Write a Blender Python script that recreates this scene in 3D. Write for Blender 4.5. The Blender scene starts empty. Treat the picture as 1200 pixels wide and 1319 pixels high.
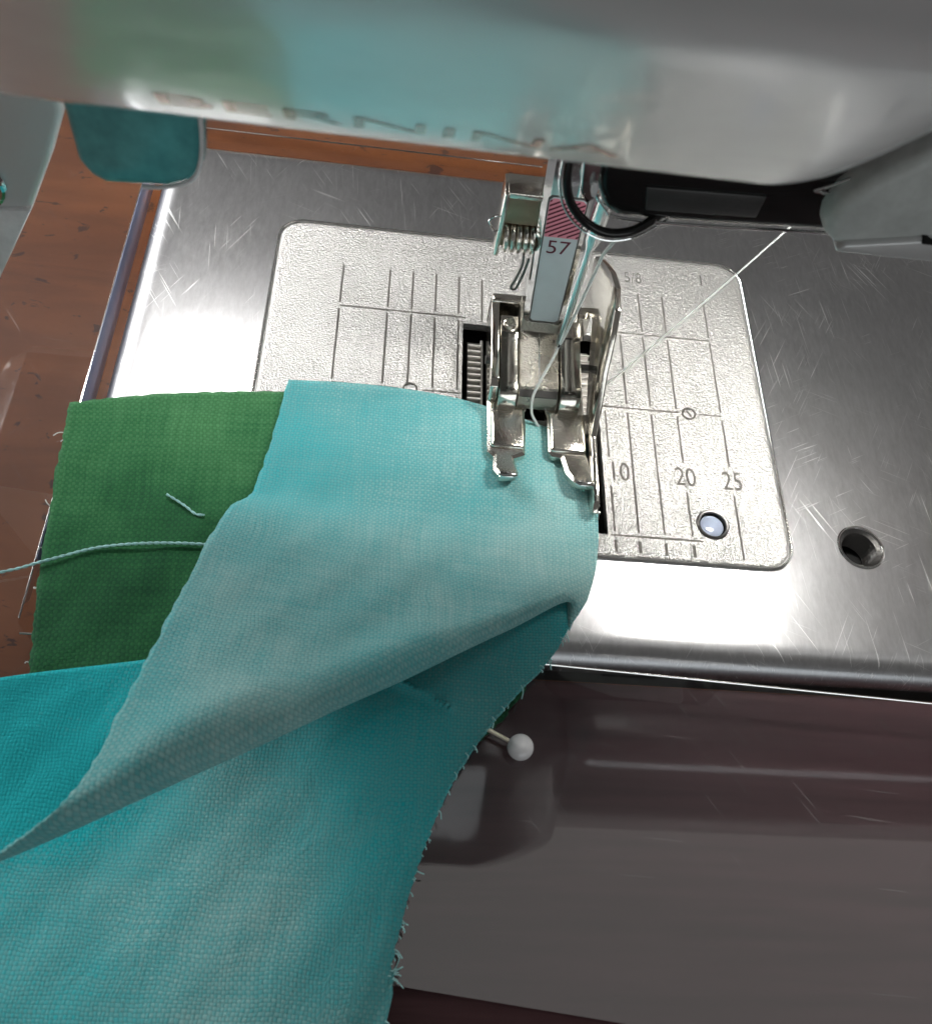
import bpy, bmesh, math, random
from mathutils import Vector, Matrix
random.seed(7)
MM = 0.001
scene = bpy.context.scene
col = scene.collection

# ------------------------------------------------------------------ camera
cd = bpy.data.cameras.new('camera'); cam = bpy.data.objects.new('camera', cd); col.objects.link(cam)
cd.sensor_fit = 'HORIZONTAL'; cd.sensor_width = 36.0; cd.lens = 34.95
cd.clip_start = 0.002; cd.clip_end = 20.0
right = Vector((0.991759, 0.012386, 0.127517)); down = Vector((0.074970, -0.863221, -0.499229)); fwd = Vector((0.103892, 0.504675, -0.857035))
M = Matrix((( right.x, -down.x, -fwd.x, -19.186*MM), (right.y, -down.y, -fwd.y, -71.137*MM), (right.z, -down.z, -fwd.z, 91.200*MM), (0, 0, 0, 1)))
cam.matrix_world = M
cd.dof.use_dof = True; cd.dof.focus_distance = 0.112; cd.dof.aperture_fstop = 85.0
scene.camera = cam

# ------------------------------------------------------------------ world, lamps, exposure
w = bpy.data.worlds.new('World'); scene.world = w; w.use_nodes = True
w.node_tree.nodes['Background'].inputs[0].default_value = (1.0, 0.98, 0.95, 1); w.node_tree.nodes['Background'].inputs[1].default_value = 0.10
def area(name, loc, target, sx, sy, power, color):
    l = bpy.data.lights.new(name, 'AREA'); l.shape = 'RECTANGLE'; l.size = sx; l.size_y = sy; l.energy = power; l.color = color
    o = bpy.data.objects.new(name, l); col.objects.link(o); o.location = loc
    o.rotation_euler = (Vector(target)-Vector(loc)).to_track_quat('-Z', 'Y').to_euler(); return o
area('ceiling_light', (0.10, 0.03, 1.20), (0.10, 0.03, 0), 2.2, 0.50, 2.25, (1.0, 0.99, 0.96))
area('window_light', (-0.82, 0.54, 0.46), (-0.03, -0.03, 0), 0.46, 0.46, 9.0, (1.0, 1.0, 0.99))
area('front_fill', (0.30, -1.40, 0.12), (0.0, -0.03, 0.06), 1.2, 0.5, 3.2, (0.93, 0.98, 1.0))  # added fill from the front to brighten the head, no known source there
vs = scene.view_settings; vs.view_transform = 'Standard'; vs.look = 'None'; vs.exposure = 0.0; vs.gamma = 1.0; vs.use_curve_mapping = False
scene.render.engine = 'CYCLES'
scene.cycles.max_bounces = 10; scene.cycles.transparent_max_bounces = 16

# ------------------------------------------------------------------ material helpers
def mat(name):
    m = bpy.data.materials.new(name); m.use_nodes = True
    nt = m.node_tree; return m, nt, nt.nodes['Principled BSDF']
def N(nt, t, **kw):
    n = nt.nodes.new(t)
    for k, v in kw.items():
        if hasattr(n, k): setattr(n, k, v)
        else: n.inputs[k].default_value = v
    return n
def L(nt, a, b): nt.links.new(a, b)
def math_(nt, op, a, b=None, c=None):
    n = nt.nodes.new('ShaderNodeMath'); n.operation = op
    for i, x in enumerate((a, b, c)):
        if x is None: continue
        if isinstance(x, (int, float)): n.inputs[i].default_value = x
        else: nt.links.new(x, n.inputs[i])
    return n.outputs[0]
def ramp(nt, fac, stops):
    r = nt.nodes.new('ShaderNodeValToRGB'); el = r.color_ramp.elements
    while len(el) < len(stops): el.new(0.5)
    for e, (p, c) in zip(el, stops):
        e.position = p; e.color = (c, c, c, 1) if isinstance(c, (int, float)) else (*c, 1)
    if fac is not None: nt.links.new(fac, r.inputs[0])
    return r.outputs[0]
def coords(nt, scale=(1000, 1000, 1000), rot=(0, 0, 0)):
    # object coordinates in millimetres
    tc = nt.nodes.new('ShaderNodeTexCoord'); mp = nt.nodes.new('ShaderNodeMapping')
    mp.inputs['Scale'].default_value = scale; mp.inputs['Rotation'].default_value = rot
    nt.links.new(tc.outputs['Object'], mp.inputs[0]); return mp.outputs[0]
def noise(nt, vec, scale, detail=3, rough=0.5, dist=0.0):
    n = N(nt, 'ShaderNodeTexNoise'); n.inputs['Scale'].default_value = scale; n.inputs['Detail'].default_value = detail
    n.inputs['Roughness'].default_value = rough; n.inputs['Distortion'].default_value = dist
    nt.links.new(vec, n.inputs['Vector']); return n.outputs['Fac']
def bump(nt, h, strength, dist, normal=None):
    b = nt.nodes.new('ShaderNodeBump'); b.inputs['Strength'].default_value = strength; b.inputs['Distance'].default_value = dist
    nt.links.new(h, b.inputs['Height'])
    if normal is not None: nt.links.new(normal, b.inputs['Normal'])
    return b.outputs[0]
def scratches(nt, specs):
    """fine hairlines: peaks of strongly stretched noise in several directions, gathered in patches"""
    out = None
    for across, along, rot, thr, lo in specs:
        v = coords(nt, (across*1000, along*1000, 1000), (0, 0, 0))
        mp = v.node; mp.vector_type = 'TEXTURE'
        mp.inputs['Rotation'].default_value = (0, 0, rot); mp.inputs['Scale'].default_value = (0.001/across, 0.001/along, 0.001)
        n = noise(nt, v, 1.0, 1.0, 0.3, 0.15)
        band = ramp(nt, n, [(thr, 0.0), (thr+0.03, 1.0)])
        m = ramp(nt, noise(nt, coords(nt, (1000, 1000, 1000), (0, 0, rot+1.0)), 0.08, 2, 0.6), [(lo, 0.0), (lo+0.12, 1.0)])
        q = math_(nt, 'MULTIPLY', band, m)
        out = q if out is None else math_(nt, 'MAXIMUM', out, q)
    return out

def metal(name, base, rough, nscale=0.0, nb=0.0, ndist=0.00002, rvar=0.0, metallic=1.0):
    m, nt, p = mat(name); p.inputs['Base Color'].default_value = (*base, 1); p.inputs['Metallic'].default_value = metallic; p.inputs['Roughness'].default_value = rough
    v = coords(nt)
    if nb: L(nt, bump(nt, noise(nt, v, nscale, 4, 0.6), nb, ndist), p.inputs['Normal'])
    n2 = noise(nt, v, 0.35, 4, 0.6)
    r = math_(nt, 'MULTIPLY_ADD', n2, rvar, rough-rvar*0.5); L(nt, r, p.inputs['Roughness'])
    return m
def plain(name, base, rough, spec=0.5, coat=0.0, var=0.12, nscale=0.5):
    m, nt, p = mat(name); p.inputs['Roughness'].default_value = rough; p.inputs['Specular IOR Level'].default_value = spec; p.inputs['Coat Weight'].default_value = coat
    n = noise(nt, coords(nt), nscale, 4, 0.6)
    c = ramp(nt, n, [(0.3, tuple(b*(1-var) for b in base)), (0.7, tuple(min(1, b*(1+var)) for b in base))]); L(nt, c, p.inputs['Base Color'])
    return m

M_ = {}
# brushed steel of the bed, scratched by years of use
m, nt, p = mat('brushed_steel'); M_['bed'] = m
p.inputs['Metallic'].default_value = 1.0
v = coords(nt, (1000, 260, 1000), (0, 0, 0.1)); br = noise(nt, v, 1.8, 5, 0.65)
sc = scratches(nt, [(6.5, 0.10, 0.55, 0.705, 0.50), (7.0, 0.13, -0.5, 0.705, 0.50), (6.0, 0.08, 1.2, 0.71, 0.52), (7.0, 0.18, -1.1, 0.705, 0.52), (6.0, 0.09, 0.1, 0.705, 0.46)])
blot = noise(nt, coords(nt), 0.12, 5, 0.65)
rr = math_(nt, 'ADD', math_(nt, 'MULTIPLY_ADD', br, 0.10, 0.25), math_(nt, 'MULTIPLY', blot, 0.10))
rr = math_(nt, 'ADD', rr, math_(nt, 'MULTIPLY', sc, 0.12)); L(nt, rr, p.inputs['Roughness'])
cc = nt.nodes.new('ShaderNodeMix'); cc.data_type = 'RGBA'; L(nt, sc, cc.inputs[0])
L(nt, ramp(nt, br, [(0.3, (0.47, 0.47, 0.48)), (0.7, (0.57, 0.57, 0.58))]), cc.inputs[6]); cc.inputs[7].default_value = (0.86, 0.86, 0.86, 1); L(nt, cc.outputs[2], p.inputs['Base Color'])
L(nt, bump(nt, math_(nt, 'ADD', br, math_(nt, 'MULTIPLY', sc, 1.5)), 0.35, 0.00001), p.inputs['Normal'])
# sand-blasted, chromed needle plate
m, nt, p = mat('sparkling_chrome'); M_['plate'] = m
p.inputs['Metallic'].default_value = 0.72; p.inputs['Base Color'].default_value = (0.68, 0.675, 0.655, 1); p.inputs['Roughness'].default_value = 0.15
n1 = noise(nt, coords(nt), 4.2, 2, 0.7); L(nt, bump(nt, n1, 1.0, 0.00018), p.inputs['Normal'])
M_['rim'] = metal('polished_rim', (0.85, 0.85, 0.83), 0.16)
M_['groove'] = plain('engraving', (0.09, 0.086, 0.078), 0.6, 0.3)
M_['foot'] = metal('nickel', (0.76, 0.73, 0.66), 0.13, 1.5, 0.25, 0.00003, 0.10)
M_['toe'] = metal('worn_nickel', (0.80, 0.77, 0.70), 0.17, 3.5, 0.7, 0.00005, 0.14)
M_['dull'] = metal('cast_nickel', (0.46, 0.44, 0.39), 0.28, 3.0, 0.8, 0.00025, 0.1)
M_['chrome'] = metal('chrome', (0.85, 0.86, 0.86), 0.07, 0.5, 0.05, 0.0001, 0.04)
M_['steel'] = metal('needle_steel', (0.80, 0.81, 0.81), 0.14)
M_['dark_steel'] = metal('dark_steel', (0.16, 0.155, 0.15), 0.35, 5, 0.4)
M_['feed'] = metal('feed_steel', (0.52, 0.50, 0.48), 0.32, 6, 0.3)
M_['bronze'] = metal('tarnished_brass', (0.30, 0.23, 0.16), 0.32, 2.5, 0.5, 0.0001, 0.1, metallic=0.7)
M_['emboss'] = metal('embossed_chrome', (0.72, 0.71, 0.68), 0.18, 3.2, 0.9, 0.00014, metallic=0.74)
M_['pinmetal'] = metal('warm_pin_steel', (0.88, 0.82, 0.66), 0.3, metallic=0.6)
M_['tooth'] = metal('worn_tooth', (0.80, 0.78, 0.74), 0.5, metallic=0.4)
M_['bracket'] = metal('satin_steel', (0.62, 0.63, 0.63), 0.36, 0.25, 0.2, 0.0004, 0.2, metallic=0.3)
M_['tab'] = plain('teal_plastic', (0.10, 0.37, 0.38), 0.2, 0.5, 0.2, 0.2)
M_['black'] = plain('black_lacquer', (0.010, 0.010, 0.010), 0.22, 0.5)
M_['dark_grey'] = plain('dark_grey_metal', (0.045, 0.045, 0.045), 0.35, 0.5)
M_['underside'] = plain('dark_grey_plastic', (0.075, 0.075, 0.075), 0.45, 0.4)
M_['void'] = plain('dark_interior', (0.012, 0.012, 0.012), 0.7, 0.2)
M_['lever'] = plain('grey_plastic', (0.56, 0.59, 0.575), 0.42, 0.4)
M_['shell_in'] = plain('machine_plastic', (0.30, 0.31, 0.31), 0.4, 0.4)
M_['white'] = plain('white_plastic', (0.75, 0.75, 0.76), 0.18, 0.5)
M_['pearl'] = plain('pearl_bead', (0.78, 0.78, 0.80), 0.12, 0.5, 0.4, 0.03)
M_['lens'] = plain('milky_lens', (0.42, 0.48, 0.62), 0.12, 0.6, 0.3, 0.06)
M_['sticker'] = plain('pale_sticker', (0.50, 0.57, 0.60), 0.35, 0.5, 0.0, 0.03)
M_['pink'] = plain('pink_print', (0.66, 0.24, 0.31), 0.4, 0.4, 0.0, 0.05)
M_['darkred'] = plain('dark_red_ink', (0.10, 0.010, 0.028), 0.4, 0.4, 0.0, 0.05)
M_['logo'] = metal('faded_red_ink', (0.62, 0.38, 0.35), 0.22, 0.6, 0.1, 0.0001, 0.1, metallic=0.7)
M_['thread'] = plain('white_thread', (0.66, 0.70, 0.68), 0.75, 0.2, 0, 0.15, 6)
M_['aqua_thread'] = plain('aqua_thread', (0.42, 0.72, 0.72), 0.8, 0.2, 0, 0.2, 6)
# head shell: silver lacquer, polished enough to mirror the cloth
m, nt, p = mat('silver_lacquer'); M_['shell'] = m
p.inputs['Base Color'].default_value = (0.86, 0.88, 0.89, 1); p.inputs['Metallic'].default_value = 0.44
p.inputs['Coat Weight'].default_value = 0.35; p.inputs['Coat Roughness'].default_value = 0.06
L(nt, math_(nt, 'MULTIPLY_ADD', noise(nt, coords(nt), 0.25, 4, 0.6), 0.08, 0.17), p.inputs['Roughness'])
L(nt, bump(nt, noise(nt, coords(nt), 0.16, 2, 0.5), 0.25, 0.0006), p.inputs['Normal'])
# LED lens
m, nt, p = mat('led_light'); M_['led'] = m
p.inputs['Emission Color'].default_value = (1.0, 0.98, 0.93, 1); p.inputs['Emission Strength'].default_value = 115.0
m, nt, p = mat('soft_led_light'); M_['led_soft'] = m
p.inputs['Emission Color'].default_value = (1.0, 0.98, 0.95, 1); p.inputs['Emission Strength'].default_value = 58.0
# reddish-brown desk with dark specks
m, nt, p = mat('brown_desk'); M_['desk'] = m
v = coords(nt); vg = coords(nt, (250, 1000, 1000), (0, 0, 0.12))
g = noise(nt, vg, 0.10, 6, 0.6, 0.6)
base = ramp(nt, g, [(0.30, (0.13, 0.038, 0.011)), (0.50, (0.20, 0.062, 0.017)), (0.70, (0.26, 0.086, 0.025))])
sp = noise(nt, coords(nt, (600, 1000, 1000), (0, 0, 0.5)), 0.42, 4, 0.62, 0.6)
spm = ramp(nt, sp, [(0.62, 0.0), (0.65, 0.9)])
mx = nt.nodes.new('ShaderNodeMix'); mx.data_type = 'RGBA'; L(nt, spm, mx.inputs[0]); L(nt, base, mx.inputs[6]); mx.inputs[7].default_value = (0.06, 0.022, 0.014, 1)
L(nt, mx.outputs[2], p.inputs['Base Color']); p.inputs['Roughness'].default_value = 0.45
L(nt, bump(nt, g, 0.2, 0.0005), p.inputs['Normal'])
# dark maroon for the desk in shade, the shadow tone put into the colour
m, nt, p = mat('maroon_desk_shade'); M_['maroon'] = m
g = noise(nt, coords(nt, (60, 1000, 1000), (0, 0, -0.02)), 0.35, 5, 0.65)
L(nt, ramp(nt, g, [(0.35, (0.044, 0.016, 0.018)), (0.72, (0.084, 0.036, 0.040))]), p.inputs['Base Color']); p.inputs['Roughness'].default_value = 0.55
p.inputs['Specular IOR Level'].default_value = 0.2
# clear acrylic sheet: see-through with Fresnel reflection, fine scratches and dust
m, nt, p = mat('clear_acrylic'); M_['acrylic'] = m
nt.nodes.remove(p); out = nt.nodes['Material Output']
tr = N(nt, 'ShaderNodeBsdfTransparent'); tr.inputs[0].default_value = (0.93, 0.94, 0.95, 1)
gl = N(nt, 'ShaderNodeBsdfGlossy'); gl.inputs['Roughness'].default_value = 0.02
fr = N(nt, 'ShaderNodeFresnel'); fr.inputs[0].default_value = 1.55
mixa = N(nt, 'ShaderNodeMixShader'); L(nt, math_(nt, 'MULTIPLY', math_(nt, 'MULTIPLY', fr.outputs[0], math_(nt, 'SUBTRACT', 1.0, N(nt, 'ShaderNodeNewGeometry').outputs['Backfacing'])), 2.1), mixa.inputs[0]); L(nt, tr.outputs[0], mixa.inputs[1]); L(nt, gl.outputs[0], mixa.inputs[2])
df = N(nt, 'ShaderNodeBsdfDiffuse'); df.inputs[0].default_value = (0.75, 0.75, 0.75, 1)
sc = scratches(nt, [(4.5, 0.12, 0.65, 0.72, 0.50), (5.0, 0.16, -0.75, 0.72, 0.52), (4.0, 0.10, 1.5, 0.73, 0.50)])
dust = math_(nt, 'GREATER_THAN', noise(nt, coords(nt), 0.9, 2, 0.5), 0.80)
film = math_(nt, 'MULTIPLY', noise(nt, coords(nt), 0.03, 4, 0.6), 0.006)
fac = math_(nt, 'ADD', math_(nt, 'MULTIPLY', math_(nt, 'MAXIMUM', sc, dust), 0.09), film)
mixb = N(nt, 'ShaderNodeMixShader'); L(nt, fac, mixb.inputs[0]); L(nt, mixa.outputs[0], mixb.inputs[1]); L(nt, df.outputs[0], mixb.inputs[2]); L(nt, mixb.outputs[0], out.inputs[0])
m, nt, p = mat('acrylic_edge'); M_['acrylic_edge'] = m
p.inputs['Base Color'].default_value = (0.36, 0.40, 0.58, 1); p.inputs['Roughness'].default_value = 0.12
p.inputs['Coat Weight'].default_value = 0.5
L(nt, ramp(nt, noise(nt, coords(nt), 0.1, 3), [(0.3, (0.26, 0.30, 0.50)), (0.7, (0.42, 0.46, 0.62))]), p.inputs['Base Color'])

def weave(name, deep, mid, pale, rot, pitch, mottle=0.045, seed=0.0):
    """plain-weave cotton: over/under yarns, slubs and hand-dyed mottling; 'dye' attribute shifts deep <-> pale, lit and shaded areas included"""
    m, nt, p = mat(name)
    wa = N(nt, 'ShaderNodeAttribute', attribute_name='yarn'); wm = nt.nodes.new('ShaderNodeMapping'); wm.inputs['Rotation'].default_value = (0, 0, rot); L(nt, wa.outputs['Vector'], wm.inputs[0]); v = wm.outputs[0]
    wob = N(nt, 'ShaderNodeTexNoise'); wob.inputs['Scale'].default_value = 0.22; wob.inputs['Detail'].default_value = 3; L(nt, v, wob.inputs['Vector'])
    add = N(nt, 'ShaderNodeVectorMath', operation='SUBTRACT'); L(nt, wob.outputs['Color'], add.inputs[0]); add.inputs[1].default_value = (0.5, 0.5, 0.5)
    scl = N(nt, 'ShaderNodeVectorMath', operation='SCALE'); L(nt, add.outputs[0], scl.inputs[0]); scl.inputs['Scale'].default_value = 1.2
    ad2 = N(nt, 'ShaderNodeVectorMath', operation='ADD'); L(nt, v, ad2.inputs[0]); L(nt, scl.outputs[0], ad2.inputs[1])
    sx = N(nt, 'ShaderNodeSeparateXYZ'); L(nt, ad2.outputs[0], sx.inputs[0])
    u = math_(nt, 'DIVIDE', sx.outputs[0], pitch); w_ = math_(nt, 'DIVIDE', sx.outputs[1], pitch)
    a = math_(nt, 'ABSOLUTE', math_(nt, 'SINE', math_(nt, 'MULTIPLY', u, math.pi)))
    b = math_(nt, 'ABSOLUTE', math_(nt, 'SINE', math_(nt, 'MULTIPLY', w_, math.pi)))
    par = math_(nt, 'MODULO', math_(nt, 'ADD', math_(nt, 'FLOOR', u), math_(nt, 'FLOOR', w_)), 2.0)
    par = math_(nt, 'ABSOLUTE', par)
    # warp on top: ridge profile a, bulging where it crosses over (b); weft likewise
    ha = math_(nt, 'MULTIPLY', math_(nt, 'POWER', a, 0.6), math_(nt, 'MULTIPLY_ADD', b, 0.6, 0.4))
    hb = math_(nt, 'MULTIPLY', math_(nt, 'POWER', b, 0.6), math_(nt, 'MULTIPLY_ADD', a, 0.6, 0.4))
    mh = nt.nodes.new('ShaderNodeMix'); mh.data_type = 'FLOAT'; L(nt, par, mh.inputs[0]); L(nt, ha, mh.inputs[2]); L(nt, hb, mh.inputs[3])
    h = mh.outputs[0]
    # yarn-to-yarn dye differences: stripes of noise along each yarn direction
    def yarn(scale):
        mp = nt.nodes.new('ShaderNodeMapping'); mp.inputs['Scale'].default_value = scale; L(nt, ad2.outputs[0], mp.inputs[0])
        return noise(nt, mp.outputs[0], 1.0, 2, 0.6)
    yv = math_(nt, 'ADD', math_(nt, 'MULTIPLY', yarn((2.0/pitch*0.5, 0.10, 0.02)), 0.5), math_(nt, 'MULTIPLY', yarn((0.10, 2.0/pitch*0.5, 0.02)), 0.5))
    big = noise(nt, v, mottle, 4, 0.6, 0.5)
    at = N(nt, 'ShaderNodeAttribute', attribute_name='dye_light')
    f = math_(nt, 'ADD', math_(nt, 'MULTIPLY_ADD', big, 0.9, -0.45), math_(nt, 'MULTIPLY_ADD', yv, 0.8, -0.4))
    f = math_(nt, 'ADD', f, math_(nt, 'MULTIPLY_ADD', par, 0.14, -0.07))
    f = math_(nt, 'ADD', f, at.outputs['Fac'])
    c = ramp(nt, f, [(0.0, deep), (0.5, mid), (1.0, pale)])
    mc = nt.nodes.new('ShaderNodeMix'); mc.data_type = 'RGBA'; mc.blend_type = 'MULTIPLY'; mc.inputs[0].default_value = 1.0; L(nt, c, mc.inputs[6])
    L(nt, ramp(nt, h, [(0.08, 0.74), (0.60, 1.03)]), mc.inputs[7])
    L(nt, mc.outputs[2], p.inputs['Base Color'])
    p.inputs['Roughness'].default_value = 0.85; p.inputs['Specular IOR Level'].default_value = 0.15
    p.inputs['Sheen Weight'].default_value = 0.12; p.inputs['Sheen Roughness'].default_value = 0.5
    fz = noise(nt, v, 9.0, 2, 0.6)
    L(nt, bump(nt, math_(nt, 'ADD', h, math_(nt, 'MULTIPLY', fz, 0.5)), 0.8, 0.000045, bump(nt, noise(nt, v, 0.16, 4, 0.6, 0.8), 0.28, 0.0012)), p.inputs['Normal'])
    return m
M_['turq'] = weave('turquoise_cotton', (0.012, 0.41, 0.45), (0.125, 0.41, 0.425), (0.37, 0.57, 0.55), 0.03, 0.345)
M_['green'] = weave('green_cotton', (0.007, 0.055, 0.026), (0.024, 0.140, 0.050), (0.085, 0.26, 0.105), -0.06, 0.37, 0.06)

# ------------------------------------------------------------------ geometry helpers (millimetres in, metres out)
def props(o, label=None, cat=None, group=None, kind=None):
    if label: o['label'] = label
    if cat: o['category'] = cat
    if group: o['group'] = group
    if kind: o['kind'] = kind
    return o
def thing(name, label, cat, base, group=None):
    e = bpy.data.objects.new(name, None); col.objects.link(e); e.location = Vector(base)*MM; e.empty_display_size = 0.005
    return props(e, label, cat, group)
def origin_of(parent):
    v = Vector((0, 0, 0))
    while parent is not None: v += parent.location; parent = parent.parent
    return v
def obj(name, bm, material, parent=None, smooth=False, loc=None):
    """link a bmesh given in world millimetres as one mesh object under parent"""
    bmesh.ops.recalc_face_normals(bm, faces=bm.faces)
    off = origin_of(parent)
    here = Vector(loc)*MM if loc else Vector((0, 0, 0))
    for v in bm.verts: v.co = v.co*MM - off - here
    me = bpy.data.meshes.new(name); bm.to_mesh(me); bm.free()
    me.materials.append(material)
    o = bpy.data.objects.new(name, me); col.objects.link(o); o.parent = parent; o.location = here
    if smooth:
        for q in me.polygons: q.use_smooth = True
        if hasattr(me, 'set_sharp_from_angle'): me.set_sharp_from_angle(angle=math.radians(38))
    return o
def bm_box(x0, x1, y0, y1, z0, z1, bev=0.0, seg=2, rot=None):
    bm = bmesh.new(); bmesh.ops.create_cube(bm, size=1)
    for v in bm.verts: v.co = Vector(((x0+x1)/2+v.co.x*(x1-x0), (y0+y1)/2+v.co.y*(y1-y0), (z0+z1)/2+v.co.z*(z1-z0)))
    if bev: bmesh.ops.bevel(bm, geom=list(bm.edges), offset=bev, segments=seg, profile=0.5, affect='EDGES')
    return bm
def bm_prism(poly, axis, a0, a1, bev=0.0, seg=2):
    """polygon in the plane across an axis, extruded from a0 to a1; poly pairs are (Y,Z) for X, (X,Z) for Y, (X,Y) for Z"""
    bm = bmesh.new()
    def P(p, a):
        return {'X': (a, p[0], p[1]), 'Y': (p[0], a, p[1]), 'Z': (p[0], p[1], a)}[axis]
    lo = [bm.verts.new(P(p, a0)) for p in poly]; hi = [bm.verts.new(P(p, a1)) for p in poly]
    n = len(poly); bm.faces.new(lo); bm.faces.new(hi[::-1])
    for i in range(n): bm.faces.new((lo[i], lo[(i+1) % n], hi[(i+1) % n], hi[i]))
    bmesh.ops.recalc_face_normals(bm, faces=bm.faces)
    if bev:
        es = [e for e in bm.edges if len(e.link_faces) == 2 and e.calc_face_angle(0) > 0.5]
        bmesh.ops.bevel(bm, geom=es, offset=bev, segments=seg, profile=0.5, affect='EDGES')
    return bm
def catmull(pts, n):
    pts = [Vector(p) for p in pts]; out = []
    P = [pts[0]*2-pts[1]]+pts+[pts[-1]*2-pts[-2]]
    for i in range(1, len(P)-2):
        for k in range(n):
            t = k/n; a, b, c, d = P[i-1], P[i], P[i+1], P[i+2]
            out.append(0.5*((2*b)+(c-a)*t+(2*a-5*b+4*c-d)*t*t+(3*b-a-3*c+d)*t**3))
    out.append(pts[-1]); return out
def bm_tube(pts, r, sides=10, taper=None, bm=None, closed=False):
    bm = bm or bmesh.new(); pts = [Vector(p) for p in pts]; rings = []; n = len(pts); ref = Vector((0.31, 0.17, 0.93)).normalized()
    for i, p in enumerate(pts):
        if closed: t = (pts[(i+1) % n]-pts[i-1]).normalized()
        else: t = (pts[min(i+1, n-1)]-pts[max(i-1, 0)]).normalized()
        a = t.cross(ref)
        if a.length < 1e-4: a = t.cross(Vector((1, 0, 0)))
        a.normalize(); b = t.cross(a); ref = (ref-t*ref.dot(t)).normalized() if (ref-t*ref.dot(t)).length > 1e-3 else ref
        rr = r*(taper(i/(n-1)) if taper else 1)
        rings.append([bm.verts.new(p+(a*math.cos(k*math.tau/sides)+b*math.sin(k*math.tau/sides))*rr) for k in range(sides)])
    for i in range(n if closed else n-1):
        A, B = rings[i], rings[(i+1) % n]
        for k in range(sides): bm.faces.new((A[k], A[(k+1) % sides], B[(k+1) % sides], B[k]))
    if not closed: bm.faces.new(rings[0][::-1]); bm.faces.new(rings[-1])
    return bm
def rrect(x0, x1, y0, y1, r, n=8):
    out = []
    for cx, cy, a0 in ((x1-r, y1-r, 0), (x0+r, y1-r, 90), (x0+r, y0+r, 180), (x1-r, y0+r, 270)):
        for k in range(n+1):
            a = math.radians(a0+90*k/n); out.append((cx+r*math.cos(a), cy+r*math.sin(a)))
    return out
def circle(cx, cy, r, n=28): return [(cx+r*math.cos(k*math.tau/n), cy+r*math.sin(k*math.tau/n)) for k in range(n)]
def inset(poly, d):
    n = len(poly); area2 = sum(poly[i][0]*poly[(i+1) % n][1]-poly[(i+1) % n][0]*poly[i][1] for i in range(n)); s = 1 if area2 > 0 else -1
    out = []
    for i in range(n):
        a, b, c = Vector(poly[i-1]), Vector(poly[i]), Vector(poly[(i+1) % n])
        e1 = (b-a).normalized() if (b-a).length > 1e-9 else (c-b).normalized(); e2 = (c-b).normalized() if (c-b).length > 1e-9 else e1
        n1 = Vector((-e1.y, e1.x))*s; n2 = Vector((-e2.y, e2.x))*s; m_ = (n1+n2)
        m_ = m_/max(0.3, m_.length_squared/2) if m_.length > 1e-6 else n1
        q = b+m_*d; out.append((q.x, q.y))
    return out
def bm_slab(poly, holes, zt, zb, bev, seg=4, hole_depth=None):
    """plate with rounded upper edge and real holes through it"""
    bm = bmesh.new(); rings = []
    for k in range(seg+1):
        a = math.pi/2*k/seg
        rings.append([bm.verts.new((x, y, zt-bev*(1-math.cos(a)))) for x, y in inset(poly, bev*(1-math.sin(a)))])
    rings.append([bm.verts.new((x, y, zb)) for x, y in poly])
    n = len(poly)
    for A, B in zip(rings, rings[1:]):
        for i in range(n): bm.faces.new((A[i], A[(i+1) % n], B[(i+1) % n], B[i]))
    core = [bm.verts.new((x, y, zt)) for x, y in inset(poly, bev+0.4)]
    for i in range(n): bm.faces.new((core[i], core[(i+1) % n], rings[0][(i+1) % n], rings[0][i]))
    edges = [bm.edges.get((core[i], core[(i+1) % n])) for i in range(n)]
    bot = [bm.edges.get((rings[-1][i], rings[-1][(i+1) % n])) for i in range(n)]
    for h in holes:
        t = [bm.verts.new((x, y, zt)) for x, y in h]; b = [bm.verts.new((x, y, zb)) for x, y in h]
        for i in range(len(h)):
            j = (i+1) % len(h); edges.append(bm.edges.new((t[i], t[j]))); bot.append(bm.edges.new((b[i], b[j]))); bm.faces.new((t[i], t[j], b[j], b[i]))
    bmesh.ops.triangle_fill(bm, edges=edges, use_beauty=True); bmesh.ops.triangle_fill(bm, edges=bot, use_beauty=True)
    return bm
def bm_grid(G):
    bm = bmesh.new(); V = [[bm.verts.new(p) for p in r] for r in G]
    for i in range(len(V)-1):
        for j in range(len(V[0])-1): bm.faces.new((V[i][j], V[i][j+1], V[i+1][j+1], V[i+1][j]))
    return bm
def spline_grid(R, nr, nc):
    rows = [catmull(r, nc) for r in R]
    cols = [catmull([rows[i][j] for i in range(len(rows))], nr) for j in range(len(rows[0]))]
    return [[cols[j][i] for j in range(len(cols))] for i in range(len(cols[0]))]
def bm_text(s, size, fn):
    """letters as a flat mesh; fn maps the text plane (mm, centred) to the surface it stands on"""
    cu = bpy.data.curves.new('lettering', 'FONT'); cu.body = s; cu.size = size; cu.align_x = 'CENTER'; cu.align_y = 'CENTER'; cu.resolution_u = 4
    t = bpy.data.objects.new('lettering', cu); col.objects.link(t); bpy.context.view_layer.update()
    me = t.to_mesh(); bm = bmesh.new(); bm.from_mesh(me); t.to_mesh_clear()
    bpy.data.objects.remove(t); bpy.data.curves.remove(cu)
    bmesh.ops.triangulate(bm, faces=bm.faces)
    for v in bm.verts: v.co = Vector(fn(v.co.x, v.co.y))
    return bm

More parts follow.
